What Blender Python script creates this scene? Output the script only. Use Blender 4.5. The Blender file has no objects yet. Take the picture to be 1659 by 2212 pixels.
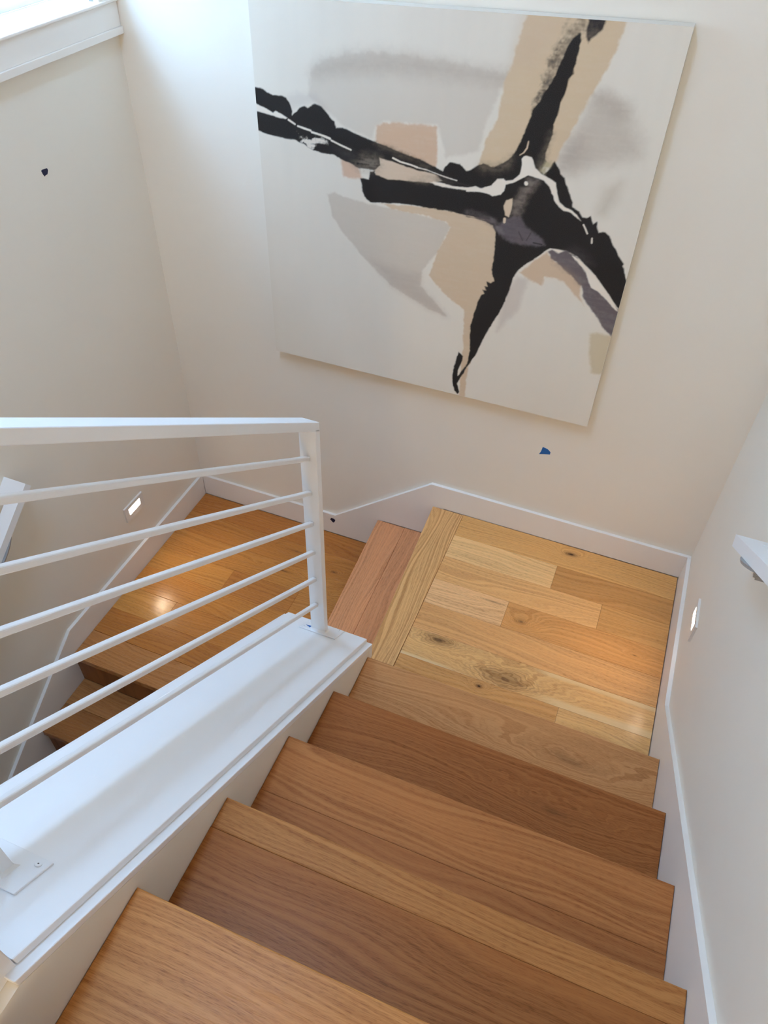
import bpy, bmesh, math, random
import numpy as np
from mathutils import Vector, Matrix

random.seed(7)
rng = np.random.default_rng(7)
SC = bpy.context.scene
COL = SC.collection

# ------------------------------------------------------------------ camera
CAM_F = 1664.87            # focal length in pixels of the 1659 x 2212 frame
cam_data = bpy.data.cameras.new('camera')
cam_data.sensor_fit = 'HORIZONTAL'
cam_data.sensor_width = 36.0
cam_data.lens = 36.0 * CAM_F / 1659.0
cam_data.clip_start = 0.01
cam = bpy.data.objects.new('camera', cam_data)
COL.objects.link(cam)
cam.matrix_world = (Matrix.Translation((-0.4261, -2.3731, 2.3967))
                    @ Matrix.Rotation(math.radians(20.1594), 4, 'Z')
                    @ Matrix.Rotation(math.radians(45.0186), 4, 'X')
                    @ Matrix.Rotation(math.radians(2.1618), 4, 'Z'))
SC.camera = cam

# ------------------------------------------------------------------ world, lamps, exposure
world = bpy.data.worlds.new('daylight')
SC.world = world
world.use_nodes = True
bg = world.node_tree.nodes['Background']
bg.inputs['Color'].default_value = (0.36, 0.61, 1.0, 1)     # even overcast sky
bg.inputs['Strength'].default_value = 40.0
SC.view_settings.view_transform = 'Standard'
SC.view_settings.look = 'None'
SC.view_settings.exposure = 0.04
SC.cycles.max_bounces = 14
SC.cycles.diffuse_bounces = 8
SC.view_settings.gamma = 1.0
SC.view_settings.use_curve_mapping = False


def area(name, loc, direction, size, power, color, spread=180, portal=False):
    d = bpy.data.lights.new(name, 'AREA')
    d.shape = 'RECTANGLE'
    d.size, d.size_y = size
    d.energy = power
    d.color = color
    d.spread = math.radians(spread)
    if portal:
        d.cycles.is_portal = True
    o = bpy.data.objects.new(name, d)
    o.location = loc
    o.rotation_euler = Vector(direction).to_track_quat('-Z', 'Y').to_euler()
    COL.objects.link(o)
    return o


WARM = (1.0, 0.74, 0.50)
SOFT = (1.0, 0.77, 0.52)
# added warm fill lights under the ceiling, out of view, no fixtures built
for i, (x, y) in enumerate(((-1.75, -1.0), (-1.7, -2.6), (-0.8, -3.8))):
    area('ceiling_fill', (x, y, 3.77), (0, 0, -1), (0.35, 0.35), 1.0, SOFT)
area('hall_fill', (-0.42, -5.4, 2.2), (-0.10, 1, -0.12), (0.6, 1.4), 31, (1.0, 0.80, 0.50))  # added unseen fill from behind the camera, evens out the back wall
# daylight comes in through the stair window and a skylight over the railing
area('window_daylight', (-2.47, -0.38, 2.23), (1, 0, 0), (0.59, 0.86), 1, (1, 1, 1), portal=True)
area('skylight_daylight', (-1.33, -1.92, 3.93), (0, 0, -1), (0.36, 1.3), 1, (1, 1, 1), portal=True)

# ------------------------------------------------------------------ helpers
def lin(c):
    return tuple(((v / 255) / 12.92 if v / 255 <= 0.04045 else ((v / 255 + 0.055) / 1.055) ** 2.4) for v in c)


def lin4(c):
    return (*lin(c), 1.0)


def props(o, label=None, cat=None, group=None, kind=None):
    if label: o['label'] = label
    if cat: o['category'] = cat
    if group: o['group'] = group
    if kind: o['kind'] = kind
    return o


def empty(name, loc=(0, 0, 0), parent=None):
    o = bpy.data.objects.new(name, None)
    o.empty_display_size = 0.1
    o.location = loc
    COL.objects.link(o)
    if parent: attach(o, parent)
    return o


def attach(o, parent):
    o.parent = parent
    bpy.context.view_layer.update()
    o.matrix_parent_inverse = parent.matrix_world.inverted()


def link(name, bm, mat, parent=None, origin=None, rotz=0.0, smooth=False):
    """one mesh object; bm is in world space, origin/rotz give the object's own frame"""
    me = bpy.data.meshes.new(name)
    bmesh.ops.recalc_face_normals(bm, faces=bm.faces)
    if origin is None:
        co = [v.co for v in bm.verts]
        lo = Vector([min(c[i] for c in co) for i in range(3)])
        hi = Vector([max(c[i] for c in co) for i in range(3)])
        origin = (lo + hi) / 2
    M = Matrix.Translation(origin) @ Matrix.Rotation(rotz, 4, 'Z')
    bmesh.ops.transform(bm, matrix=M.inverted(), verts=bm.verts)
    bm.to_mesh(me)
    bm.free()
    if smooth:
        for p in me.polygons: p.use_smooth = True
    me.materials.append(mat)
    o = bpy.data.objects.new(name, me)
    o.matrix_world = M
    COL.objects.link(o)
    if parent: attach(o, parent)
    return o


def bevel(bm, w, seg=2, edges=None):
    if w > 0:
        bmesh.ops.bevel(bm, geom=edges or list(bm.edges), offset=w, segments=seg, profile=0.5, affect='EDGES', clamp_overlap=True)


def add_box(bm, lo, hi):
    lo, hi = Vector(lo), Vector(hi)
    r = bmesh.ops.create_cube(bm, size=1)
    for v in r['verts']:
        v.co = Vector([(lo[i] + hi[i]) / 2 + v.co[i] * (hi[i] - lo[i]) for i in range(3)])
    return r['verts']


def box(name, lo, hi, mat, parent=None, bev=0.0, seg=2):
    bm = bmesh.new()
    add_box(bm, lo, hi)
    bevel(bm, bev, seg)
    return link(name, bm, mat, parent)


def add_prism(bm, pts, axis, a, b):
    """polygon in the plane normal to axis, swept from a to b"""
    def P(u, v, w):
        return {'x': (w, u, v), 'y': (u, w, v), 'z': (u, v, w)}[axis]
    A = [bm.verts.new(P(u, v, a)) for u, v in pts]
    B = [bm.verts.new(P(u, v, b)) for u, v in pts]
    n = len(pts)
    bm.faces.new(A)
    bm.faces.new(B[::-1])
    for i in range(n):
        bm.faces.new((A[i], B[i], B[(i + 1) % n], A[(i + 1) % n]))


def prism(name, pts, axis, a, b, mat, parent=None, bev=0.0, seg=2):
    bm = bmesh.new()
    add_prism(bm, pts, axis, a, b)
    bevel(bm, bev, seg)
    return link(name, bm, mat, parent)


def add_bar(bm, p, q, w, h, side=(1, 0, 0)):
    """rectangular bar from p to q; w along side, h across"""
    p, q = Vector(p), Vector(q)
    d = (q - p).normalized()
    s = Vector(side).normalized()
    u = s.cross(d).normalized()
    vs = []
    for c in (p, q):
        for i, j in ((-1, -1), (1, -1), (1, 1), (-1, 1)):
            vs.append(bm.verts.new(c + s * i * w / 2 + u * j * h / 2))
    for f in ((0, 1, 2, 3), (7, 6, 5, 4), (0, 4, 5, 1), (1, 5, 6, 2), (2, 6, 7, 3), (3, 7, 4, 0)):
        bm.faces.new([vs[k] for k in f])


def add_disc(bm, c, normal, r, h, seg=28):
    n = Vector(normal).normalized()
    R = n.to_track_quat('Z', 'Y').to_matrix().to_4x4()
    bmesh.ops.create_cone(bm, cap_ends=True, segments=seg, radius1=r, radius2=r, depth=h,
                          matrix=Matrix.Translation(Vector(c)) @ R)


# ------------------------------------------------------------------ node helper and materials
class N:
    def __init__(s, name):
        s.m = bpy.data.materials.new(name)
        s.m.use_nodes = True
        s.t = s.m.node_tree
        s.b = s.t.nodes['Principled BSDF']

    def node(s, typ, **kw):
        n = s.t.nodes.new(typ)
        for k, v in kw.items(): setattr(n, k, v)
        return n

    def put(s, sock, v):
        if isinstance(v, bpy.types.NodeSocket): s.t.links.new(v, sock)
        else: sock.default_value = v

    def math(s, op, *a, clamp=False):
        n = s.node('ShaderNodeMath', operation=op, use_clamp=clamp)
        for i, v in enumerate(a): s.put(n.inputs[i], v)
        return n.outputs[0]

    def vmath(s, op, *a):
        n = s.node('ShaderNodeVectorMath', operation=op)
        for i, v in enumerate(a): s.put(n.inputs[i], v)
        return n.outputs[0]

    def noise(s, vec, scale=1.0, detail=2.0, rough=0.5, dim='3D', w=None):
        n = s.node('ShaderNodeTexNoise', noise_dimensions=dim)
        if dim == '1D': s.put(n.inputs['W'], w)
        else: s.put(n.inputs['Vector'], vec)
        n.inputs['Scale'].default_value = scale
        n.inputs['Detail'].default_value = detail
        n.inputs['Roughness'].default_value = rough
        return n.outputs[0]

    def ramp(s, v, a, b, lo=0.0, hi=1.0, smooth=True):
        n = s.node('ShaderNodeMapRange', interpolation_type='SMOOTHSTEP' if smooth else 'LINEAR')
        for i, x in enumerate((v, a, b, lo, hi)): s.put(n.inputs[i], x)
        return n.outputs[0]

    def mix(s, f, a, b, mode='MIX'):
        n = s.node('ShaderNodeMix', data_type='RGBA', blend_type=mode)
        s.put(n.inputs[0], f); s.put(n.inputs[6], a); s.put(n.inputs[7], b)
        return n.outputs[2]

    def bump(s, h, strength, dist=0.001):
        n = s.node('ShaderNodeBump')
        n.inputs['Strength'].default_value = strength
        n.inputs['Distance'].default_value = dist
        s.put(n.inputs['Height'], h)
        s.t.links.new(n.outputs[0], s.b.inputs['Normal'])


def paint_mat(name, rgb, rough=0.5, grain=0.0, scale=220, spec=0.4):
    n = N(name)
    n.b.inputs['Base Color'].default_value = (*rgb, 1)
    n.b.inputs['Roughness'].default_value = rough
    n.b.inputs['Specular IOR Level'].default_value = spec
    co = n.node('ShaderNodeTexCoord').outputs['Object']
    k = n.ramp(n.noise(co, 3.0, 3), 0.3, 0.7, 0.985, 1.0)
    col = n.mix(1.0, (*rgb, 1), k, 'MULTIPLY')
    n.put(n.b.inputs['Base Color'], col)
    if grain > 0: n.bump(n.noise(co, scale, 3), grain)
    return n.m


def oak(name, knots=(), sap=(), rough=0.22, spec=0.36, rings=0.5):
    """oak board, grain along local x; obj.color carries the board's own tone.
    knots: (x, y, rx, ry, dark) ; sap: (y_edge, sign, x0, x1, width) pale sapwood along an edge"""
    n = N(name)
    co = n.node('ShaderNodeTexCoord').outputs['Object']
    info = n.node('ShaderNodeObjectInfo')
    tone, rnd = info.outputs['Color'], info.outputs['Random']
    seed = n.node('ShaderNodeCombineXYZ')
    n.put(seed.inputs[0], n.math('MULTIPLY', rnd, 37.0))
    n.put(seed.inputs[1], n.math('MULTIPLY', rnd, 11.3))
    n.put(seed.inputs[2], n.math('MULTIPLY', rnd, 23.0))
    sp = n.node('ShaderNodeSeparateXYZ')
    n.t.links.new(co, sp.inputs[0])
    X, Y = sp.outputs[0], sp.outputs[1]
    q = n.vmath('ADD', co, seed.outputs[0])
    w1 = n.noise(n.vmath('MULTIPLY', q, (1.1, 5.5, 1.0)), 1.0, 2, 0.45)
    w2 = n.noise(n.vmath('MULTIPLY', q, (5.0, 40.0, 1.0)), 1.0, 2, 0.5)
    g = n.math('ADD', n.math('MULTIPLY', Y, 95.0), n.math('MULTIPLY', w1, 18.0))
    g = n.math('ADD', g, n.math('MULTIPLY', w2, 0.8))
    kd = []
    for (kx, ky, rx, ry, dark) in knots:
        dx = n.math('DIVIDE', n.math('SUBTRACT', X, kx), rx)
        dy = n.math('DIVIDE', n.math('SUBTRACT', Y, ky), ry)
        d = n.math('SQRT', n.math('ADD', n.math('MULTIPLY', dx, dx), n.math('MULTIPLY', dy, dy)))
        wob = n.noise(n.vmath('MULTIPLY', q, (14.0, 30.0, 1.0)), 1.0, 2)
        d = n.math('ADD', d, n.math('MULTIPLY', n.math('SUBTRACT', wob, 0.5), 0.75))
        bulge = n.math('MULTIPLY', n.math('EXPONENT', n.math('MULTIPLY', n.math('MULTIPLY', d, d), -0.5)), 9.0)
        g = n.math('ADD', g, bulge)
        kd.append((d, dark))
    g = n.math('ADD', g, n.math('MULTIPLY', rnd, 91.0))
    ring = n.noise(None, 1.0, 2, 0.55, '1D', w=g)
    ring = n.ramp(ring, 0.30, 0.72)
    pore = n.noise(n.vmath('MULTIPLY', q, (16.0, 520.0, 1.0)), 1.0, 2, 0.6)
    pore = n.ramp(pore, 0.46, 0.70)
    pore2 = n.noise(n.vmath('MULTIPLY', q, (55.0, 760.0, 1.0)), 1.0, 1, 0.5)
    pore2 = n.ramp(pore2, 0.50, 0.66)
    broad = n.noise(n.vmath('MULTIPLY', q, (1.6, 12.0, 1.0)), 1.0, 2, 0.5)
    dark = n.mix(1.0, tone, (0.66, 0.55, 0.45, 1), 'MULTIPLY')
    col = n.mix(n.math('MULTIPLY', ring, rings), tone, dark)
    pk = n.math('ADD', n.math('MULTIPLY', pore, 0.24), n.math('MULTIPLY', n.math('MULTIPLY', pore2, n.math('ADD', 0.35, ring)), 0.50))
    col = n.mix(pk, col, n.mix(1.0, tone, (0.45, 0.36, 0.28, 1), 'MULTIPLY'))
    col = n.mix(n.ramp(broad, 0.35, 0.75, 0.0, 0.35), col, n.mix(1.0, tone, (1.22, 1.14, 1.05, 1), 'MULTIPLY'))
    for (ye, sgn, x0, x1, wd) in sap:
        t = n.math('MULTIPLY', n.math('SUBTRACT', Y, ye), -sgn)      # distance in from the edge
        t = n.math('SUBTRACT', t, n.math('MULTIPLY', n.math('SUBTRACT', w1, 0.5), wd * 1.4))
        f = n.ramp(t, wd, wd * 0.45)
        f = n.math('MULTIPLY', f, n.ramp(X, x0, x0 + 0.12))
        f = n.math('MULTIPLY', f, n.ramp(X, x1, x1 - 0.12))
        col = n.mix(n.math('MULTIPLY', f, 0.75), col, lin4((226, 190, 138)))
    for d, dk in kd:
        r = n.math('SINE', n.math('MULTIPLY', d, 42.0))
        r = n.math('MULTIPLY', n.ramp(r, -0.2, 0.9), n.ramp(d, 1.25, 0.35))
        col = n.mix(n.math('MULTIPLY', r, 0.55 * dk), col, lin4((112, 70, 38)))
        col = n.mix(n.math('MULTIPLY', n.ramp(d, 0.75, 0.1), 0.75 * dk), col, lin4((98, 62, 34)))
        col = n.mix(n.math('MULTIPLY', n.ramp(d, 0.26, 0.02), dk), col, lin4((46, 28, 18)))
    n.put(n.b.inputs['Base Color'], col)
    n.put(n.b.inputs['Roughness'], n.math('ADD', rough, n.math('MULTIPLY', pore, 0.10)))
    n.b.inputs['Specular IOR Level'].default_value = spec
    n.bump(n.math('SUBTRACT', 1.0, n.math('ADD', n.math('MULTIPLY', pore, 0.6), n.math('MULTIPLY', ring, 0.3))), 0.10, 0.0006)
    return n.m


WALL = paint_mat('wall_paint', (0.81, 0.758, 0.664), 0.62, 0.10)
TRIM = paint_mat('trim_paint', (0.84, 0.80, 0.745), 0.38, 0.02, 120)
CAP = paint_mat('cap_paint', (0.86, 0.855, 0.85), 0.36, 0.03, 60)
RAIL = paint_mat('white_metal_paint', (0.83, 0.835, 0.84), 0.32, 0.03, 400)
CEIL = paint_mat('ceiling_paint', (0.82, 0.81, 0.79), 0.8)
PLATE = paint_mat('lamp_cover_paint', (0.76, 0.72, 0.66), 0.45)
DARKGAP = paint_mat('screw_recess', (0.06, 0.05, 0.05), 0.6)
GREY = paint_mat('bracket_metal', (0.30, 0.305, 0.31), 0.35)
TAPE = paint_mat('blue_tape', lin((28, 98, 168)), 0.55, 0.2, 500)
TAPE_DARK = paint_mat('dark_blue_tape', lin((16, 22, 58)), 0.55, 0.2, 500)
OAK = oak('oak_board')
OAK_RISER = oak('oak_riser', rough=0.4)


def emit_mat(name, col, strength):
    n = N(name)
    n.b.inputs['Base Color'].default_value = (0.9, 0.9, 0.9, 1)
    n.b.inputs['Emission Color'].default_value = (*col, 1)
    n.b.inputs['Emission Strength'].default_value = strength
    return n.m


LENS = emit_mat('lamp_lens', (1.0, 0.86, 0.68), 85.0)


def glass_mat():
    n = N('window_glass')
    t = n.node('ShaderNodeBsdfTransparent')
    t.inputs[0].default_value = (0.96, 0.98, 0.98, 1)
    g = n.node('ShaderNodeBsdfGlossy')
    g.inputs['Roughness'].default_value = 0.02
    lw = n.node('ShaderNodeLayerWeight')
    f = n.node('ShaderNodeMapRange')
    n.put(f.inputs[0], n.math('POWER', lw.outputs['Facing'], 4.0))
    f.inputs[3].default_value = 0.03
    f.inputs[4].default_value = 0.7
    m = n.node('ShaderNodeMixShader')
    n.t.links.new(f.outputs[0], m.inputs[0])
    n.t.links.new(t.outputs[0], m.inputs[1])
    n.t.links.new(g.outputs[0], m.inputs[2])
    n.t.links.new(m.outputs[0], n.t.nodes['Material Output'].inputs['Surface'])
    return n.m


GLASS = glass_mat()

# ------------------------------------------------------------------ measures (metres; z = 0 on the upper landing)
R_ = 0.19                   # riser
RUN = 0.2724                # tread run, upper flight
RUN2 = 0.2682               # tread run, lower flight
N1 = -0.9695                # nosing of the first tread above the landing
KW0, KW1 = -1.318, -0.981   # the low stair wall between the flights
XL, XR, YB = -2.299, 0.015, 0.015
XBL = -2.284                # face of the left baseboard
ZC = 3.8
YS = -5.6
ZB = -0.38 - 6 * R_ - R_
UP = 6 * R_                 # upper floor
SL = 0.71                   # slope of the cap on the stair wall
C0 = -0.4504                # lower cap board: z = C0 - SL*y
WT = 0.16                   # wall thickness

# ------------------------------------------------------------------ room shell
bm = bmesh.new()
WY0, WY1, WZ0, WZ1 = -0.675, -0.075, 1.79, 2.66
SX0, SX1, SY0, SY1 = -1.52, -1.14, -2.58, -1.26      # skylight
add_box(bm, (XL - WT, YS, ZB - 0.1), (XL, YB, WZ0 - 0.02))
add_box(bm, (XL - WT, YS, WZ1), (XL, YB, ZC))
add_box(bm, (XL - WT, YS, WZ0 - 0.02), (XL, WY0, WZ1))
add_box(bm, (XL - WT, WY1, WZ0 - 0.02), (XL, YB, WZ1))
props(link('wall_left', bm, WALL), kind='structure')
props(box('wall_back', (XL - WT, YB, ZB - 0.1), (XR + WT, YB + WT, ZC), WALL), kind='structure')
props(box('wall_right', (XR, YS, ZB - 0.1), (XR + WT, YB, ZC), WALL), kind='structure')
bm = bmesh.new()
for lo, hi in (((XL - WT, YS - WT), (SX0, YB + WT)), ((SX1, YS - WT), (XR + WT, YB + WT)), ((SX0, YS - WT), (SX1, SY0)), ((SX0, SY1), (SX1, YB + WT))):
    add_box(bm, (*lo, ZC), (*hi, ZC + 0.12))
props(link('ceiling', bm, CEIL), kind='structure')
bm = bmesh.new()
add_box(bm, (XL - WT, YS - WT, ZB - 0.1), (XR + WT, YS, ZC))
props(link('wall_front', bm, WALL), kind='structure')

# added wall out of view, keeps low sky light from the stair window
BLOCKER = paint_mat('sky_blocker_paint', (0.55, 0.54, 0.52), 0.9, 0.2, 60)
props(box('wall_sky_blocker', (-5.6, -7.0, -2.0), (-5.3, 3.0, 5.9), BLOCKER), kind='structure')

# window over the lower flight
w1 = props(box('window_1', (XL - 0.02, WY1, WZ0), (XL + 0.018, WY1 + 0.085, WZ1 + 0.1), TRIM, bev=0.002), kind='structure')
box('casing', (XL - 0.02, WY0 - 0.1, WZ1), (XL + 0.018, WY1, WZ1 + 0.1), TRIM, w1, 0.002)
box('casing', (XL - 0.02, WY0 - 0.1, WZ0), (XL + 0.018, WY0, WZ1), TRIM, w1, 0.002)
box('sill', (-2.44, WY0 - 0.1, 1.787), (XL + 0.026, YB - 0.001, 1.797), TRIM, w1, 0.003)
box('apron', (XL - 0.001, WY0 - 0.1, 1.7175), (XL + 0.019, YB - 0.002, 1.787), TRIM, w1, 0.0015)
box('apron', (XL - 0.001, WY0 - 0.1, 1.696), (XL + 0.026, YB - 0.002, 1.7175), TRIM, w1, 0.0015)
box('sash', (-2.475, WY0, 1.797), (-2.435, WY1, 1.862), TRIM, w1, 0.004)
box('sash', (-2.475, WY0, WZ1 - 0.06), (-2.435, WY1, WZ1), TRIM, w1, 0.004)
for y in (WY0, WY1 - 0.05):
    box('sash', (-2.475, y, 1.862), (-2.435, y + 0.05, WZ1 - 0.06), TRIM, w1, 0.004)
box('pane', (-2.459, WY0 + 0.045, 1.855), (-2.453, WY1 - 0.045, WZ1 - 0.055), GLASS, w1)
w2 = props(box('window_2', (SX0 - 0.04, SY0 - 0.04, ZC + 0.1201), (SX1 + 0.04, SY0, ZC + 0.17), TRIM), kind='structure')   # skylight
box('curb', (SX0 - 0.04, SY1, ZC + 0.1201), (SX1 + 0.04, SY1 + 0.04, ZC + 0.17), TRIM, w2)
box('curb', (SX0 - 0.04, SY0, ZC + 0.1201), (SX0, SY1, ZC + 0.17), TRIM, w2)
box('curb', (SX1, SY0, ZC + 0.1201), (SX1 + 0.04, SY1, ZC + 0.17), TRIM, w2)
box('pane', (SX0 - 0.03, SY0 - 0.03, ZC + 0.1705), (SX1 + 0.03, SY1 + 0.03, ZC + 0.176), GLASS, w2)

# baseboards
props(prism('baseboard_back', [(XBL, -0.3805), (XBL, -0.256), (-1.548, -0.256), (-1.083, 0.124), (0.0145, 0.124), (0.0145, 0.0005),
                               (-1.02, 0.0005), (-1.02, -0.1895), (-1.30, -0.1895), (-1.30, -0.3795)],
            'y', 0.0005, YB, TRIM, bev=0.0015), kind='structure')
props(prism('baseboard_right', [(0.0, -0.06), (0.0, 0.124), (-0.7201, 0.124), (-2.33, 0.124 + 1.61 * 0.6755), (-2.33, 0.95), (-0.95, -0.06)],
            'x', 0.0005, XR, TRIM, bev=0.0015), kind='structure')
props(prism('baseboard_left', [(0.0, -0.44), (0.0, -0.253), (-1.048, -0.253), (-2.75, -0.253 - 1.702 * 0.69), (-2.75, -0.253 - 1.702 * 0.69 - 0.45), (-1.07, -0.68), (-1.07, -0.44)],
            'x', XL, XBL, TRIM, bev=0.0015), kind='structure')


# ------------------------------------------------------------------ oak boards
def board(name, poly, z_top, thick, tone, parent, rotz=0.0, mat=None, bev=0.0009, gap=0.0003):
    """board from its plan outline; grain runs along local x (rotz turns it)"""
    c = Vector((sum(p[0] for p in poly) / len(poly), sum(p[1] for p in poly) / len(poly), z_top))
    pts = []
    for x, y in poly:
        d = Vector((x - c.x, y - c.y))
        pts.append((c.x + d.x - math.copysign(gap, d.x), c.y + d.y - math.copysign(gap, d.y)))
    bm = bmesh.new()
    add_prism(bm, pts, 'z', z_top - thick, z_top)
    ed = [e for e in bm.edges if all(v.co.z > z_top - 1e-5 for v in e.verts)]
    bevel(bm, bev, 2, ed)
    o = link(name, bm, mat or OAK, parent, origin=c, rotz=rotz)
    o.color = lin4(tone)
    return o


def rect(x0, x1, y0, y1):
    return [(x0, y0), (x1, y0), (x1, y1), (x0, y1)]


# upper landing
PW = 0.1309
NI = -0.9245
land = props(box('floor', (-1.02, -0.93, -0.16), (-0.001, -0.001, -0.02), OAK_RISER), kind='structure')
land.color = lin4((150, 105, 65))
row = lambda k: (-PW * (k + 1), -PW * k)
OAK_K1 = oak('oak_small_knot', knots=((0.03, 0.02, 0.045, 0.02, 0.85),))
OAK_K2 = oak('oak_two_knots', knots=((-0.353, 0.042, 0.112, 0.044, 0.62), (-0.072, -0.026, 0.155, 0.066, 0.72)),
             sap=((0.0655, 1, -0.02, 0.9, 0.026), (-0.0655, -1, -0.9, -0.22, 0.014), (-0.0655, -1, 0.02, 0.9, 0.034)))
OAK_K3 = oak('oak_dark_knot', knots=((0.014, 0.040, 0.022, 0.014, 1.0), (-0.26, -0.02, 0.012, 0.008, 0.9)))
OAK_K4 = oak('oak_streak', knots=((0.10, 0.040, 0.09, 0.010, 0.55),))
OAK_K5 = oak('oak_flecks', knots=((-0.235, -0.012, 0.05, 0.03, 0.5), (0.2, 0.0, 0.02, 0.006, 0.7)))
for (k, x0, x1, tone, m) in (
        (0, NI, -0.002, (229, 172, 104), OAK_K1),
        (1, NI, -0.475, (244, 195, 132), OAK), (1, -0.475, -0.002, (210, 151, 88), OAK),
        (2, NI, -0.265, (235, 178, 114), OAK), (2, -0.265, -0.002, (217, 159, 94), OAK),
        (3, NI, -0.611, (242, 189, 132), OAK_K4), (3, -0.611, -0.002, (218, 156, 92), OAK_K5),
        (4, NI, -0.002, (225, 167, 106), OAK),
        (5, NI, -0.002, (225, 174, 112), OAK_K2),
        (6, NI, -0.324, (210, 153, 92), OAK_K3), (6, -0.324, -0.002, (224, 174, 112), OAK)):
    y0, y1 = row(k)
    board('plank', rect(x0, x1, max(y0, -0.93), min(y1, -0.001)), 0.0, 0.02, tone, land, mat=m)
board('nosing_board', [(-1.0285, -0.93), (NI - 0.001, -0.93), (NI, -0.001), (-1.0665, -0.001)], 0.0, 0.028, (229, 177, 116), land,
      rotz=math.radians(90), mat=oak('oak_nosing', rough=0.3, rings=0.95), bev=0.003)
r = prism('riser', [(-1.042, -0.001), (-1.005, -0.93), (-1.02 + 0.0, -0.93), (-1.062 + 0.004, -0.001)], 'z', -0.1895, -0.0285, OAK_RISER, land)
r.color = lin4((168, 118, 74))

# the single step between the landings
step = props(empty('stair_step', (-1.2, -0.4, -0.19)),
             'single pinkish brown oak step wedged between the upper and the lower landing', 'stair step')
board('board', [(-1.285, -0.93), (-1.165, -0.93), (-1.19, -0.001), (-1.3265, -0.001)], -R_, 0.028, (227, 160, 112), step, rotz=math.radians(90), bev=0.003)
board('board', [(-1.165, -0.93), (-1.022, -0.93), (-1.055, -0.001), (-1.19, -0.001)], -R_, 0.028, (227, 160, 112), step, rotz=math.radians(90))
r = prism('riser', [(-1.262, -0.93), (-1.244, -0.93), (-1.284, -0.001), (-1.302, -0.001)], 'z', -0.3795, -R_ - 0.0285, OAK_RISER, step)
r.color = lin4((160, 112, 72))

# lower landing
low = props(box('floor', (XBL, -1.05, -0.56), (-1.305, -0.001, -0.4005), OAK_RISER), kind='structure')
low.color = lin4((150, 105, 65))
OAK_L = oak('oak_lower_flecks', knots=((0.12, 0.02, 0.09, 0.012, 0.5), (0.34, -0.03, 0.03, 0.012, 0.7)))
PL = 0.1343
XE = -1.303
for (k, x0, x1, tone, m) in (
        (0, XBL, XE, (190, 124, 61), OAK), (1, XBL, XE, (196, 132, 66), OAK_L),
        (2, XBL, XE, (204, 141, 72), OAK_L), (3, XBL, -1.888, (208, 147, 76), OAK), (3, -1.888, -1.55, (194, 130, 66), OAK),
        (3, -1.55, XE, (202, 139, 72), OAK), (4, XBL, XE, (204, 139, 69), OAK), (5, XBL, -2.03, (214, 154, 81), OAK), (5, -2.03, XE, (196, 132, 66), OAK),
        (6, XBL, XE, (188, 124, 61), OAK)):
    board('plank', rect(x0 + (0.001 if x0 == XBL else 0), x1, -PL * (k + 1), min(-PL * k, -0.001)), -0.38, 0.02, tone, low, mat=m)
board('nosing_board', rect(XBL + 0.001, KW0 - 0.001, -1.088, -PL * 7), -0.38, 0.028, (190, 132, 78), low, bev=0.003)

# upper flight
OAK_T = oak('oak_tread', rough=0.34, spec=0.13, rings=0.72)
OAK_T2 = oak('oak_cathedral', knots=((0.22, 0.02, 0.20, 0.045, 0.22),), rough=0.34, spec=0.16, rings=0.66)
fl = props(empty('staircase', (-0.49, -1.0, 0.0)), 'upper flight of wide oak stairs rising from the upper landing toward the viewer', 'staircase')
TX0, TX1 = KW1 + 0.0005, -0.0005
tread_boards = {1: [(0.30, (194, 138, 88))],
                2: [(0.30, (160, 99, 52))],
                3: [(0.156, (180, 118, 68)), (0.16, (170, 109, 62))],
                4: [(0.070, (182, 124, 70)), (0.24, (160, 102, 54))],
                5: [(0.30, (198, 136, 76))],
                6: [(0.14, (178, 122, 71)), (0.17, (172, 116, 67))]}
for k in range(1, 6):
    t = empty('tread', (-0.49, N1 - (k - 1) * RUN, k * R_), fl)
    y = N1 - (k - 1) * RUN
    yend = N1 - k * RUN + 0.022
    for i, (wd, tone) in enumerate(tread_boards[k]):
        ya = max(y - wd, yend - 0.02)
        board('board', rect(TX0, TX1, ya, y), k * R_, 0.028, tone, t, bev=0.003 if i == 0 else 0.0006, gap=0.0002,
              mat=OAK_T2 if k in (1, 2) else OAK_T)
        y = ya
    yr = N1 - (k - 1) * RUN - 0.022
    r = box('riser', (TX0, yr - 0.02, (k - 1) * R_ + 0.0005), (TX1, yr, k * R_ - 0.0285), OAK_RISER, fl)
    r.color = lin4((176, 126, 82))
r = box('riser', (TX0, N1 - 5 * RUN - 0.042, 5 * R_ + 0.0005), (TX1, N1 - 5 * RUN - 0.022, UP - 0.0285), OAK_RISER, fl)
r.color = lin4((176, 126, 82))

# upper hall floor
uf = props(box('floor', (-0.9805, YS, UP - 0.2), (XR, N1 - 5 * RUN - 0.043, UP - 0.0205), OAK_RISER), kind='structure')
yy, k = N1 - 5 * RUN, 0
while yy > YS + 0.05:
    board('plank', rect(-0.98, -0.0005, max(yy - 0.13, YS), yy), UP, 0.02 if k else 0.028, ((186, 136, 88), (198, 148, 98), (178, 126, 80))[k % 3], uf)
    yy -= 0.13
    k += 1
uf2 = props(box('floor', (XL, YS, UP - 0.2), (-0.9815, -2.80, UP), OAK_RISER), kind='structure')
uf2.color = lin4((190, 140, 92))

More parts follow.
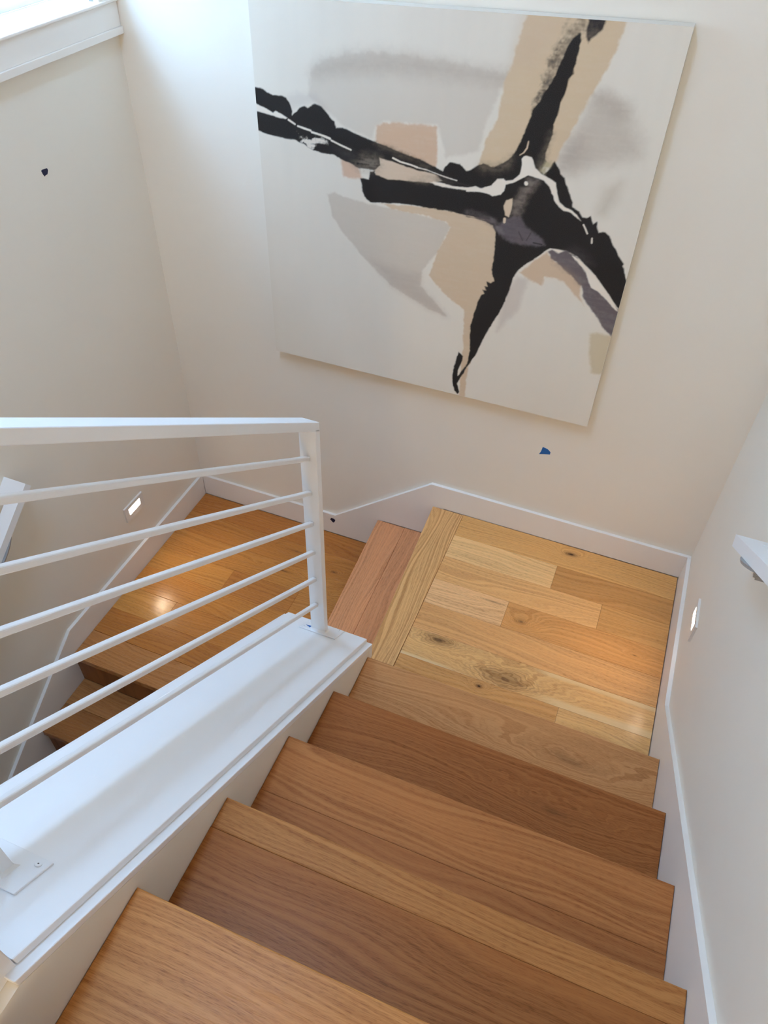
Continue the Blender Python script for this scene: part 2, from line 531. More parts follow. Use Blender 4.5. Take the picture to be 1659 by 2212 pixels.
# lower flight
lf = props(empty('staircase', (-1.8, -1.1, -0.38)), 'lower flight of dim oak stairs going down behind the white railing', 'staircase')
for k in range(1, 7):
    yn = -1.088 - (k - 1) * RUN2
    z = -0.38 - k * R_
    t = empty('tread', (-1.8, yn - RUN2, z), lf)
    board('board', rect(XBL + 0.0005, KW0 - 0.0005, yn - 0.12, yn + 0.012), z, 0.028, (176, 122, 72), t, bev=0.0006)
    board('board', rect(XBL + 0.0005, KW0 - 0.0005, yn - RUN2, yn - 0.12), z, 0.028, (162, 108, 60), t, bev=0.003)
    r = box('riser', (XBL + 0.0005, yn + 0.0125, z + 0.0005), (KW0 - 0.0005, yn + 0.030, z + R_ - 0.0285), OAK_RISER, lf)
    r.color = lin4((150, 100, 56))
bf = props(box('floor', (XL, YS, ZB - 0.12), (XR, YB, ZB), OAK_RISER), kind='structure')
bf.color = lin4((170, 118, 70))

# ------------------------------------------------------------------ low stair wall with its two-board cap
zc = lambda y, c=C0: c - SL * y
YA, YZ = -0.9265, -2.277
YW = -0.953
props(prism('wall_middle', [(YW, ZB), (YW, zc(YW) - 0.02), (YZ, zc(YZ) - 0.02), (-2.80, zc(YZ) - 0.02), (-2.80, ZB)],
            'x', KW0, KW1, WALL), kind='structure')
props(prism('trim_1', [(YA, zc(YA) - 0.07), (YA, zc(YA)), (YZ, zc(YZ)), (YZ, zc(YZ) - 0.0195), (YW + 0.001, zc(YW) - 0.0195), (YW + 0.001, zc(YA) - 0.07)], 'x', KW0, KW1, CAP, bev=0.002), kind='structure')
TH = 0.022
CX0, CX1 = -1.297, -0.999
cap = props(prism('trim_2', [(-0.932, zc(-0.932)), (-0.932, zc(-0.932) + TH), (-2.256, zc(-2.256) + TH), (-2.256, zc(-2.256))], 'x', CX0, CX1, CAP, bev=0.0025), kind='structure')
props(box('trim_3', (CX0, -2.46, zc(YZ) - 0.019), (CX1, -2.257, 1.42), CAP, bev=0.002), kind='structure')

# ------------------------------------------------------------------ metal railing
RS = 0.717                 # slope of the railing
rl = props(empty('stair_railing', (-1.15, -0.985, 0.26)), 'white metal railing of thin sloping bars on the low stair wall', 'railing')
PX0, PX1 = -1.175, -1.125
PYN, PYS = -0.9735, -0.9985
ctop = C0 + TH


def plate_on_cap(yc, halfx, dy, xc, parent, screws):
    t = 0.006
    bm = bmesh.new()
    y0, y1 = yc - dy / 2, yc + dy / 2
    pts = [(y0, zc(y0, ctop)), (y1, zc(y1, ctop)), (y1, zc(y1, ctop) + t), (y0, zc(y0, ctop) + t)]
    add_prism(bm, pts, 'x', xc - halfx, xc + halfx)
    bevel(bm, 0.001, 1)
    p = link('base_plate', bm, RAIL, parent)
    nrm = Vector((0, SL, 1)).normalized()
    for (sx, sy) in screws:
        c = Vector((xc + sx, yc + sy, zc(yc + sy, ctop) + t))
        bm = bmesh.new()
        add_disc(bm, c + nrm * 0.001, nrm, 0.0062, 0.0026)
        bevel(bm, 0.0007, 1)
        link('screw', bm, RAIL, p)
        bm = bmesh.new()
        add_disc(bm, c + nrm * 0.0022, nrm, 0.0016, 0.0006, 6)
        link('screw_recess', bm, DARKGAP, p)
    return p


plate_on_cap(-0.978, 0.066, 0.078, -1.146, rl, ((-0.053, 0.026), (-0.053, -0.026), (0.053, 0.026)))
plate_on_cap(-2.142, 0.070, 0.072, -1.152, rl, ((0.054, 0.022), (-0.054, 0.022), (-0.054, -0.022)))


def post(yn, ys, ztop_n, parent):
    bm = bmesh.new()
    zt = lambda y: ztop_n + RS * (yn - y)
    add_prism(bm, [(ys, zc(ys, ctop) + 0.005), (yn, zc(yn, ctop) + 0.005), (yn, zt(yn) - 0.004), (ys, zt(ys) - 0.004)], 'x', PX0, PX1)
    bevel(bm, 0.0018, 2)
    p = link('post', bm, RAIL, parent)
    # weld fillet around the foot
    bm = bmesh.new()
    y0, y1, e = ys - 0.005, yn + 0.005, 0.0075
    z = lambda y: zc(y, ctop) + 0.0055
    lo = [bm.verts.new(v) for v in ((PX0 - 0.006, y0, z(y0)), (PX1 + 0.006, y0, z(y0)), (PX1 + 0.006, y1, z(y1)), (PX0 - 0.006, y1, z(y1)))]
    hi = [bm.verts.new(v) for v in ((PX0 - 0.0002, ys - 0.0002, z(ys) + e), (PX1 + 0.0002, ys - 0.0002, z(ys) + e),
                                    (PX1 + 0.0002, yn + 0.0002, z(yn) + e), (PX0 - 0.0002, yn + 0.0002, z(yn) + e))]
    for i in range(4):
        bm.faces.new((lo[i], lo[(i + 1) % 4], hi[(i + 1) % 4], hi[i]))
    link('weld', bm, RAIL, p)
    return p


ZT = 1.159
post(PYN, PYS, ZT - 0.02, rl)
post(-2.137, -2.162, ZT - 0.02 + RS * (2.137 - 0.9735), rl)
# top rail: 50 x 25 tube, its outer end flush with the first post
bm = bmesh.new()
h = 0.0305
zt = lambda y: ZT + RS * (PYN - y)
add_prism(bm, [(PYN, zt(PYN) - h), (PYN, zt(PYN)), (-2.22, zt(-2.22)), (-2.22, zt(-2.22) - h)], 'x', PX0, PX1)
bevel(bm, 0.002, 2)
link('top_rail', bm, RAIL, rl)
for cb in (0.340, 0.214, 0.093, -0.030, -0.154, -0.281):
    zb = lambda y: cb - RS * y
    bm = bmesh.new()
    add_prism(bm, [(PYS - 0.001, zb(PYS) - 0.0165), (PYS - 0.001, zb(PYS)), (-2.137, zb(-2.137)), (-2.137, zb(-2.137) - 0.0165)], 'x', -1.157, -1.143)
    bevel(bm, 0.003, 2)
    link('bar', bm, RAIL, rl)


# ------------------------------------------------------------------ wall handrails
def handrail(name, xw, xo, side, y_end, z_end, y_far, slope, label, at_top):
    """50 x 28 tube standing off the wall, its end returned to the wall. side = +1 when the wall lies at larger x"""
    t = props(empty(name, (xo, y_end, z_end - 0.02)), label, 'handrail', 'handrails on the stair walls')
    ww, hh = 0.050, 0.030
    z = lambda y: z_end + slope * (y_end - y)
    xi = xo + side * ww
    bm = bmesh.new()
    # plan outline of the L: along the wall and back to it
    dy = 0.050 if y_far < y_end else -0.050
    plan = [(xo, y_end), (xw, y_end), (xw, y_end - dy), (xi, y_end - dy), (xi, y_far), (xo, y_far)]
    A = [bm.verts.new((x, y, z(y))) for x, y in plan]
    k = hh / math.hypot(1, slope)                      # ends cut square to the slope
    B = [bm.verts.new((x, y - slope * k, z(y) - k)) for x, y in plan]
    n = len(plan)
    for q in ((0, 1, 2, 3), (0, 3, 4, 5)):
        bm.faces.new([A[i] for i in q]); bm.faces.new([B[i] for i in q][::-1])
    for i in range(n):
        bm.faces.new((A[i], B[i], B[(i + 1) % n], A[(i + 1) % n]))
    link('rail', bm, RAIL, t)
    sgn = 1 if y_far < y_end else -1
    v = k * (1 + slope * slope)                        # plumb thickness of the tube
    for yb in (y_end - sgn * 0.188, y_far + sgn * 0.25):
        bm = bmesh.new()
        xm = xo + side * 0.020
        # long oval saddle plate under the tube, arm and rosette on the wall
        tq = Vector((0, -1, slope)).normalized()
        nq = Vector((0, slope, 1)).normalized()
        c = Vector((xm, yb, z(yb) - v)) - nq * 0.0005
        ring = [(0.029 * math.cos(math.tau * i / 32), 0.090 * math.sin(math.tau * i / 32)) for i in range(32)]
        up = [bm.verts.new(c + Vector((p, 0, 0)) + tq * q) for p, q in ring]
        dn = [bm.verts.new(c + Vector((p * 0.93, 0, 0)) + tq * q * 0.97 - nq * 0.007) for p, q in ring]
        bm.faces.new(up); bm.faces.new(dn[::-1])
        for i in range(32):
            bm.faces.new((up[i], dn[i], dn[(i + 1) % 32], up[(i + 1) % 32]))
        add_bar(bm, c + Vector((side * 0.012, 0, -0.004)), c + Vector((side * 0.012, 0.001, -0.034)), 0.011, 0.011)
        add_bar(bm, c + Vector((side * 0.012, 0, -0.034)), Vector((xw, yb, c.z - 0.034)), 0.011, 0.011, (0, 1, 0))
        add_disc(bm, (xw - side * 0.003, yb, c.z - 0.034), (1, 0, 0), 0.022, 0.006)
        link('bracket', bm, GREY, t)
    return t


handrail('wall_handrail', XR, -0.075, 1, -0.857, 1.065, -2.30, 0.71, 'white square tube handrail on the right wall above the step light', False)
handrail('wall_handrail', XL, -2.2086, -1, -1.0326, 0.595, -2.70, -0.745, 'white square tube handrail on the left wall seen behind the railing bars', True)


# ------------------------------------------------------------------ recessed step lights
def step_light(xw, side, yc, zc_, label):
    """cover plate with a lit slot; side = -1 when the lit face looks toward smaller x"""
    t = props(empty('step_light', (xw, yc, zc_)), label, 'light', 'step lights')
    xf = xw + side * 0.008
    bm = bmesh.new()
    hw, hh, aw, a0, a1 = 0.065, 0.0395, 0.040, -0.012, 0.022
    lo, hi = min(xw, xf), max(xw, xf)
    add_box(bm, (lo, yc - hw, zc_ - hh), (hi, yc + hw, zc_ + a0))
    add_box(bm, (lo, yc - hw, zc_ + a1), (hi, yc + hw, zc_ + hh))
    add_box(bm, (lo, yc - hw, zc_ + a0), (hi, yc - aw, zc_ + a1))
    add_box(bm, (lo, yc + aw, zc_ + a0), (hi, yc + hw, zc_ + a1))
    bmesh.ops.remove_doubles(bm, verts=bm.verts, dist=1e-5)
    link('cover_plate', bm, PLATE, t)
    bm = bmesh.new()
    pts = [(yc - aw + 0.001, zc_ + a1 - 0.001), (yc + aw - 0.001, zc_ + a1 - 0.001)]
    pts += [(yc + (aw - 0.001) * math.cos(a), zc_ + a0 + 0.014 - 0.013 * math.sin(a)) for a in [math.pi * i / 10 for i in range(11)]]
    add_prism(bm, pts, 'x', xw + side * 0.001, xw + side * 0.0045)
    link('lens', bm, LENS, t)
    lamp = area('step_lamp', (xw + side * 0.010, yc, zc_ + 0.002), (side * 0.75, 0, -0.66), (0.07, 0.012), 0.22, WARM, 120)
    attach(lamp, t)
    return t


step_light(XR, -1, -0.512, 0.346, 'small square step light glowing on the right wall over the upper landing')
step_light(XL, 1, -0.498, -0.035, 'small step light glowing on the left wall beside the lower landing')


# ------------------------------------------------------------------ bits of blue tape
def tape(pts, label, mat):
    """torn scrap: outline points on a surface (3D), lifted 0.4 mm"""
    bm = bmesh.new()
    P = [Vector(p) for p in pts]
    nrm = (P[1] - P[0]).cross(P[2] - P[0]).normalized()
    if nrm.dot(Vector((-0.4261, -2.3731, 2.3967)) - P[0]) < 0: nrm = -nrm
    A = [bm.verts.new(p + nrm * 0.0001) for p in P]
    B = [bm.verts.new(p + nrm * 0.0006) for p in P]
    n = len(P)
    bm.faces.new(A[::-1]); bm.faces.new(B)
    for i in range(n):
        bm.faces.new((A[i], A[(i + 1) % n], B[(i + 1) % n], B[i]))
    return props(link('painter_tape', bm, mat), label, 'tape', 'scraps of blue tape')


tape([(-2.299, -0.4837, 1.4227), (-2.299, -0.4773, 1.4246), (-2.299, -0.4671, 1.4229), (-2.299, -0.4573, 1.4219), (-2.299, -0.4545, 1.4155), (-2.299, -0.458, 1.4095), (-2.299, -0.4618, 1.4048), (-2.299, -0.4713, 1.4045), (-2.299, -0.4755, 1.4021), (-2.299, -0.4806, 1.4108)],
     'dark blue scrap of tape high on the left wall under the window', TAPE_DARK)
tape([(-0.6543, 0.015, 0.4688), (-0.6448, 0.015, 0.4677), (-0.6336, 0.015, 0.4647), (-0.6206, 0.015, 0.4537), (-0.6208, 0.015, 0.442), (-0.6432, 0.015, 0.4365), (-0.6623, 0.015, 0.4302), (-0.657, 0.015, 0.4465)],
     'bright blue scrap of tape on the back wall under the painting', TAPE)
tape([(-1.5754, 0.0005, -0.2891), (-1.5683, 0.0005, -0.2766), (-1.5564, 0.0005, -0.2784), (-1.5482, 0.0005, -0.2829), (-1.5493, 0.0005, -0.2918), (-1.5558, 0.0005, -0.305), (-1.5617, 0.0005, -0.3039)],
     'dark blue scrap of tape on the baseboard behind the railing post', TAPE_DARK)
tape([(-1.1991, -0.9884, 0.2796), (-1.1911, -0.9862, 0.278), (-1.1821, -0.9847, 0.2769), (-1.1782, -0.9936, 0.2833), (-1.1765, -1.0021, 0.2893), (-1.1846, -0.9963, 0.2852)],
     'tiny blue scrap of tape on the base plate of the railing post', TAPE)


# ------------------------------------------------------------------ the painting
PAINT = [
    ('P',[(0.1573,0.8464),(0.1708,0.8647),(0.1879,0.8764),(0.2457,0.8928),(0.3251,0.9042),(0.4022,0.9041),(0.5143,0.8977),(0.641,0.8838),(0.6273,0.854),(0.6116,0.8065),(0.601,0.7714),(0.5924,0.7139),(0.5129,0.6889),(0.4837,0.7612),(0.348,0.7527),(0.3275,0.7395),(0.3196,0.7089),(0.243,0.7296),(0.2008,0.7618),(0.167,0.78),(0.1459,0.7923)],(198,186,170),0.006,0.004,0.55,0),
    ('P',[(0.1573,0.8464),(0.1708,0.8647),(0.1879,0.8764),(0.2457,0.8928),(0.3251,0.9042),(0.4022,0.9041),(0.5143,0.8977),(0.6479,0.8845),(0.6405,0.8617),(0.5538,0.8662),(0.4799,0.8658),(0.3651,0.8651),(0.245,0.8509),(0.2034,0.8437),(0.1696,0.8371)],(176,163,148),0.03,0.006,0.62,0.15),
    ('P',[(0.0694,0.7699),(0.1157,0.7965),(0.1678,0.7981),(0.2008,0.7618),(0.167,0.78),(0.1041,0.755)],(192,184,176),0.012,0.004,0.4,0),
    ('P',[(0.194,0.55),(0.2127,0.5571),(0.2401,0.5507),(0.3081,0.5423),(0.3747,0.5403),(0.5215,0.5311),(0.5394,0.5174),(0.5111,0.4435),(0.4709,0.3814),(0.4691,0.334),(0.5226,0.2875),(0.5525,0.2572),(0.5009,0.2678),(0.4293,0.2965),(0.3813,0.3204),(0.3092,0.3777),(0.2385,0.4477),(0.2063,0.4914)],(190,175,157),0.004,0.003,0.6,0.05),
    ('P',[(0.3234,0.3804),(0.4031,0.3679),(0.467,0.3713),(0.4691,0.334),(0.5226,0.2875),(0.5525,0.2572),(0.5009,0.2678),(0.4293,0.2965),(0.3813,0.3204)],(172,160,149),0.02,0.004,0.45,0.1),
    ('P',[(0.8317,0.8618),(0.8502,0.8667),(0.91,0.8452),(0.9175,0.8273),(0.9548,0.7805),(0.9595,0.7481),(0.8885,0.7216),(0.8249,0.6917),(0.7881,0.6972),(0.7803,0.7208),(0.7908,0.7601),(0.8115,0.7959)],(178,164,148),0.03,0.006,0.6,0.1),
    ('P',[(0.8349,0.8621),(0.8504,0.8661),(0.8922,0.8526),(0.913,0.8393),(0.9116,0.825),(0.8819,0.8265),(0.8452,0.8445)],(166,152,138),0.025,0.004,0.5,0.2),
    ('P',[(0.7831,0.7247),(0.792,0.7534),(0.83,0.7716),(0.838,0.732),(0.8034,0.6922),(0.7881,0.6972)],(160,147,135),0.03,0.004,0.45,0.2),
    ('P',[(0.9078,0.6649),(0.9281,0.6822),(0.9268,0.6425),(0.9127,0.6106),(0.8981,0.6119)],(178,164,142),0.03,0.004,0.6,0),
    ('P',[(0.666,1.0067),(0.6529,0.9487),(0.6462,0.8998),(0.6331,0.8673),(0.6281,0.7949),(0.6084,0.7444),(0.593,0.6774),(0.6431,0.677),(0.6893,0.6979),(0.7219,0.7024),(0.7728,0.7022),(0.7819,0.7315),(0.7908,0.7601),(0.8028,0.7883),(0.8225,0.8421),(0.8375,0.8808),(0.8537,0.924),(0.8649,0.9707),(0.8675,1.0053)],(209,184,150),0.004,0.004,0.95,0.06),
    ('P',[(0.666,1.0067),(0.6554,0.9548),(0.6488,0.9062),(0.6903,0.9037),(0.7281,0.9574),(0.7455,1.004)],(203,177,150),0.03,0.004,0.5,0),
    ('P',[(0.3296,0.7397),(0.35,0.7512),(0.4088,0.7561),(0.484,0.7577),(0.4921,0.7009),(0.4871,0.6591),(0.4459,0.6648),(0.3708,0.6738),(0.3281,0.7025)],(205,172,142),0.004,0.004,0.95,0.08),
    ('P',[(0.2329,0.6517),(0.2812,0.6385),(0.29,0.6077),(0.2678,0.6025),(0.241,0.6048)],(208,172,144),0.005,0.004,0.9,0),
    ('P',[(0.3481,0.5495),(0.5024,0.5609),(0.6255,0.5607),(0.6681,0.5396),(0.6947,0.3994),(0.6685,0.3388),(0.6615,0.2504),(0.6417,0.1425),(0.6314,0.1073),(0.6303,-0.0013),(0.6133,-0.0022),(0.6072,0.1863),(0.6002,0.2902),(0.5567,0.3144),(0.5184,0.3443),(0.4895,0.3712),(0.5006,0.4056),(0.5147,0.453),(0.5416,0.517),(0.5258,0.5297),(0.4531,0.5364),(0.3747,0.5403)],(207,182,151),0.003,0.004,0.95,0.06),
    ('P',[(0.7345,0.428),(0.7671,0.4646),(0.7952,0.4972),(0.8115,0.4816),(0.8369,0.4697),(0.8714,0.4512),(0.8964,0.422),(0.8977,0.3961),(0.9149,0.3687),(0.891,0.3902),(0.8581,0.4183),(0.8319,0.4325),(0.801,0.4283),(0.7971,0.4034),(0.7673,0.4127)],(207,180,150),0.004,0.004,0.95,0),
    ('P',[(0.7083,0.3643),(0.7298,0.4182),(0.7595,0.411),(0.748,0.3219),(0.6984,0.2425)],(196,182,170),0.01,0.004,0.6,0),
    ('P',[(0.9444,0.2926),(0.9603,0.3022),(1.0038,0.3016),(1.0029,0.262),(1.0046,0.1809),(0.9744,0.1776),(0.9538,0.2372)],(203,186,152),0.006,0.004,0.85,0),
    ('P',[(0.3199,0.6787),(0.3708,0.6738),(0.4461,0.661),(0.5079,0.6505),(0.4979,0.622),(0.3727,0.6076),(0.3293,0.6174)],(206,182,156),0.004,0.003,0.95,0.06),
    ('P',[(0.7486,0.9875),(0.7674,0.9888),(0.7772,1.0034),(0.7921,1.0071),(0.793,0.9794),(0.7819,0.9715),(0.7724,0.9464),(0.7629,0.9101),(0.7525,0.8756),(0.7356,0.8361),(0.7118,0.8336),(0.7167,0.8565),(0.7205,0.885),(0.7274,0.904),(0.7309,0.9223),(0.7339,0.9433),(0.7437,0.9615)],(120,108,92),0.012,0.012,0.85,0.6),
    ('P',[(0.7112,0.8368),(0.7167,0.8565),(0.7209,0.8537),(0.7184,0.863),(0.7205,0.885),(0.7253,0.8808),(0.7222,0.8913),(0.7274,0.904),(0.7319,0.9013),(0.7285,0.9131),(0.7313,0.9239),(0.7367,0.9198),(0.7321,0.9343),(0.7371,0.9436),(0.7415,0.941),(0.7372,0.9523),(0.7443,0.9615),(0.7451,0.9354),(0.7406,0.9051),(0.7331,0.8707),(0.7283,0.8386),(0.7268,0.8059),(0.707,0.7971)],(84,76,68),0.008,0.008,0.8,0.7),
    ('P',[(-0.0181,0.8008),(0.0222,0.7952),(0.0482,0.7843),(0.0707,0.7854),(0.0859,0.7808),(0.0962,0.769),(0.1016,0.751),(0.0993,0.7376),(0.1057,0.7458),(0.1222,0.7606),(0.1359,0.7676),(0.1444,0.7638),(0.1646,0.7754),(0.1817,0.7707),(0.1964,0.7576),(0.2068,0.7459),(0.2174,0.7397),(0.2213,0.7233),(0.2387,0.7273),(0.2686,0.7177),(0.3281,0.7025),(0.387,0.6873),(0.4452,0.6761),(0.4785,0.6655),(0.4993,0.6577),(0.5075,0.6562),(0.5127,0.6664),(0.5236,0.6791),(0.5494,0.6789),(0.56,0.671),(0.5665,0.6644),(0.578,0.6679),(0.5922,0.681),(0.607,0.6867),(0.6268,0.6814),(0.6348,0.6825),(0.6559,0.6952),(0.6727,0.7101),(0.6842,0.7328),(0.694,0.7652),(0.7011,0.7897),(0.7057,0.8167),(0.7181,0.8375),(0.7359,0.8741),(0.7494,0.912),(0.7591,0.9482),(0.7712,0.9693),(0.7814,0.9743),(0.7854,0.9618),(0.7852,0.9387),(0.7827,0.9267),(0.7828,0.9179),(0.7796,0.9086),(0.7816,0.8983),(0.7744,0.8839),(0.7745,0.8747),(0.7718,0.862),(0.7696,0.8524),(0.7659,0.8393),(0.7637,0.8133),(0.7587,0.793),(0.7604,0.7732),(0.7564,0.7558),(0.7505,0.7274),(0.7505,0.7169),(0.7552,0.7104),(0.7462,0.6878),(0.7546,0.6817),(0.7664,0.6977),(0.7745,0.713),(0.7878,0.6989),(0.7935,0.6872),(0.8056,0.68),(0.8183,0.6509),(0.8337,0.6273),(0.8358,0.6164),(0.8537,0.6084),(0.8637,0.5949),(0.8729,0.5945),(0.8823,0.6018),(0.8863,0.591),(0.8918,0.5824),(0.8993,0.5894),(0.9017,0.5783),(0.9089,0.5648),(0.9237,0.5686),(0.9362,0.5611),(0.9499,0.5401),(0.9699,0.516),(0.9849,0.4987),(0.9832,0.4935),(0.9876,0.487),(0.9967,0.4641),(1.0066,0.4473),(1.0071,0.4198),(1.0041,0.3763),(0.9969,0.3827),(0.9677,0.4112),(0.9433,0.4362),(0.9236,0.4575),(0.8923,0.4806),(0.8701,0.4969),(0.8415,0.5071),(0.8226,0.506),(0.8015,0.5054),(0.7931,0.4981),(0.7697,0.4736),(0.7419,0.4468),(0.7316,0.4339),(0.7224,0.4123),(0.713,0.3607),(0.702,0.3162),(0.6826,0.2634),(0.6662,0.2145),(0.6498,0.1585),(0.6351,0.1226),(0.6232,0.0942),(0.608,0.0537),(0.6043,0.0413),(0.6134,0.0123),(0.6078,0.0037),(0.5971,0.0134),(0.5889,0.0398),(0.5869,0.0843),(0.592,0.124),(0.5969,0.1521),(0.6117,0.1399),(0.61,0.1233),(0.6024,0.0885),(0.6027,0.0691),(0.6257,0.1167),(0.6296,0.1605),(0.6222,0.241),(0.6274,0.2769),(0.6357,0.3222),(0.6419,0.3448),(0.6501,0.3489),(0.6446,0.3593),(0.6539,0.3599),(0.6474,0.3714),(0.6569,0.3711),(0.6522,0.3852),(0.6633,0.3816),(0.6688,0.3886),(0.6712,0.3906),(0.661,0.4221),(0.6634,0.4532),(0.6612,0.487),(0.6586,0.5241),(0.6487,0.5388),(0.6275,0.5474),(0.6028,0.5514),(0.5783,0.5514),(0.6266,0.5508),(0.5856,0.5553),(0.5026,0.5581),(0.4176,0.5576),(0.3436,0.55),(0.317,0.5471),(0.3058,0.5525),(0.299,0.5598),(0.2922,0.5836),(0.2891,0.6056),(0.312,0.6069),(0.314,0.6272),(0.327,0.631),(0.3314,0.6217),(0.3401,0.6189),(0.364,0.6144),(0.4149,0.6178),(0.4567,0.6207),(0.4854,0.6241),(0.5094,0.6315),(0.4923,0.6426),(0.4675,0.6464),(0.4385,0.6485),(0.405,0.6535),(0.3712,0.6605),(0.3393,0.6658),(0.3418,0.6468),(0.3248,0.6326),(0.2856,0.6319),(0.2768,0.6339),(0.2593,0.6414),(0.2373,0.6464),(0.2153,0.6553),(0.1796,0.6577),(0.1571,0.6596),(0.1305,0.672),(0.1081,0.679),(0.0715,0.6804),(0.0301,0.6852),(-0.0046,0.6909),(-0.0306,0.6918)],(22,20,20),0.0022,0.0022,1,0),
    ('P',[(0.7918,1.0084),(0.8286,1.0095),(0.8288,1.0013),(0.8248,0.9845),(0.8146,0.9739),(0.8052,0.9662),(0.8008,0.9567),(0.7953,0.9682),(0.7939,0.9906)],(42,38,40),0.003,0.003,1,0.1),
    ('P',[(0.2986,0.6662),(0.3393,0.6658),(0.3418,0.6468),(0.3248,0.6326),(0.29,0.6298),(0.2681,0.6406)],(130,118,104),0.02,0.006,0.75,0.7),
    ('P',[(0.2157,0.673),(0.2596,0.6708),(0.2682,0.6564),(0.2419,0.6568)],(62,58,56),0.02,0.004,0.8,0.3),
    ('P',[(0.3281,0.7006),(0.3954,0.6865),(0.4746,0.663),(0.467,0.6544),(0.4041,0.6744),(0.3367,0.6922)],(88,78,66),0.012,0.006,0.8,0.6),
    ('P',[(0.4879,0.6477),(0.5374,0.6356),(0.5341,0.6274),(0.4933,0.6292)],(70,64,58),0.012,0.004,0.7,0.5),
    ('P',[(0.4231,0.6229),(0.4799,0.6447),(0.4933,0.6292),(0.4567,0.6207)],(150,136,118),0.015,0.004,0.6,0.5),
    ('P',[(0.5984,0.6819),(0.6348,0.6825),(0.6562,0.6934),(0.6727,0.7101),(0.6719,0.6883),(0.6436,0.6734),(0.6093,0.6704)],(120,108,92),0.02,0.006,0.75,0.6),
    ('P',[(0.7171,0.6735),(0.7476,0.668),(0.7345,0.6457),(0.7264,0.6257),(0.7186,0.6015),(0.7107,0.5768),(0.6966,0.5665),(0.6912,0.6049),(0.7062,0.6339),(0.7169,0.6505)],(128,116,106),0.012,0.006,0.85,0.5),
    ('P',[(0.7505,0.7274),(0.7604,0.7732),(0.7546,0.7759),(0.7458,0.7338),(0.7373,0.6973),(0.7462,0.6878)],(110,100,86),0.015,0.005,0.8,0.5),
    ('P',[(0.7459,0.6895),(0.7552,0.7104),(0.7668,0.712),(0.7658,0.7012),(0.756,0.6837)],(176,164,130),0.008,0.004,0.9,0.4),
    ('P',[(0.5768,0.5668),(0.6257,0.5628),(0.6546,0.5555),(0.6488,0.5383),(0.6024,0.5549),(0.5779,0.5557)],(108,98,98),0.01,0.004,0.7,0.5),
    ('P',[(0.6571,0.5361),(0.6745,0.5553),(0.6959,0.5717),(0.7156,0.5702),(0.7342,0.5494),(0.7512,0.5403),(0.7763,0.5286),(0.7887,0.5125),(0.7721,0.5074),(0.7338,0.5003),(0.6971,0.5061),(0.6714,0.5181)],(98,90,94),0.006,0.005,0.95,0.2),
    ('P',[(0.6423,0.558),(0.6639,0.5454),(0.6787,0.5235),(0.6664,0.5255),(0.6531,0.5355)],(120,112,112),0.008,0.004,0.8,0.4),
    ('L',[(0.7169,0.5343),(0.7298,0.5141)],(60,54,58),0.00107),
    ('L',[(0.7394,0.5158),(0.7477,0.5377)],(64,58,60),0.00107),
    ('L',[(0.7575,0.5129),(0.7791,0.512)],(40,36,38),0.0016),
    ('P',[(0.7971,0.4976),(0.8073,0.5057),(0.824,0.4985),(0.8415,0.5071),(0.8709,0.493),(0.9,0.4612),(0.9132,0.4342),(0.935,0.4215),(0.9568,0.4089),(1.0025,0.3751),(1.0078,0.3719),(1.0044,0.2956),(0.9774,0.3147),(0.941,0.3566),(0.906,0.3935),(0.8964,0.422),(0.8647,0.4456),(0.8294,0.4683),(0.8077,0.4809)],(97,87,90),0.003,0.003,0.97,0.05),
    ('P',[(0.8129,0.4735),(0.8467,0.459),(0.8804,0.4445),(0.8964,0.422),(0.8729,0.443),(0.8384,0.4616)],(150,132,118),0.015,0.006,0.7,0.5),
    ('P',[(0.8418,0.5059),(0.8582,0.5192),(0.8823,0.5115),(0.914,0.4848),(0.8959,0.4813),(0.8701,0.4969)],(72,66,68),0.015,0.004,0.6,0.4),
    ('P',[(0.8587,0.4968),(0.8794,0.4884),(0.9016,0.472),(0.924,0.4555),(0.9478,0.4328),(0.9722,0.4079),(1.0,0.3727),(0.9861,0.3802),(0.9579,0.4039),(0.9359,0.4174),(0.9202,0.4227),(0.9163,0.4305),(0.9062,0.4498),(0.9,0.4612),(0.8769,0.4817)],(232,222,206),0.002,0.002,1,0),
    ('P',[(0.8017,0.5046),(0.8226,0.506),(0.8315,0.5036),(0.824,0.4981),(0.8097,0.5028)],(232,222,206),0.003,0.002,1,0),
    ('P',[(-0.0088,0.7606),(0.0223,0.7499),(0.0466,0.7405),(0.0539,0.7458),(0.0672,0.7416),(0.0868,0.7324),(0.0798,0.729),(0.0572,0.731),(0.0211,0.7377),(-0.0111,0.7395)],(232,222,206),0.002,0.0015,1,0),
    ('L',[(0.0897,0.7282),(0.1071,0.7195)],(232,222,206),0.00249),
    ('L',[(0.115,0.7158),(0.1328,0.7122),(0.1505,0.7089)],(232,222,206),0.00249),
    ('L',[(0.1539,0.7055),(0.1812,0.7011),(0.204,0.6955)],(232,222,206),0.00266),
    ('L',[(0.2083,0.6914),(0.2379,0.6816),(0.2618,0.675)],(232,222,206),0.00213),
    ('P',[(0.1119,0.7028),(0.1271,0.6911),(0.1539,0.6885),(0.1722,0.6977),(0.1961,0.6841),(0.1714,0.6783),(0.1527,0.663),(0.1397,0.6751),(0.1261,0.6753)],(232,222,206),0.004,0.012,0.9,0.9),
    ('L',[(0.3759,0.6695),(0.3963,0.6627),(0.4214,0.6596),(0.4402,0.6556)],(232,222,206),0.00213),
    ('L',[(0.4423,0.6548),(0.4671,0.6525),(0.4961,0.6458),(0.5208,0.6409),(0.5453,0.6375)],(232,222,206),0.00107),
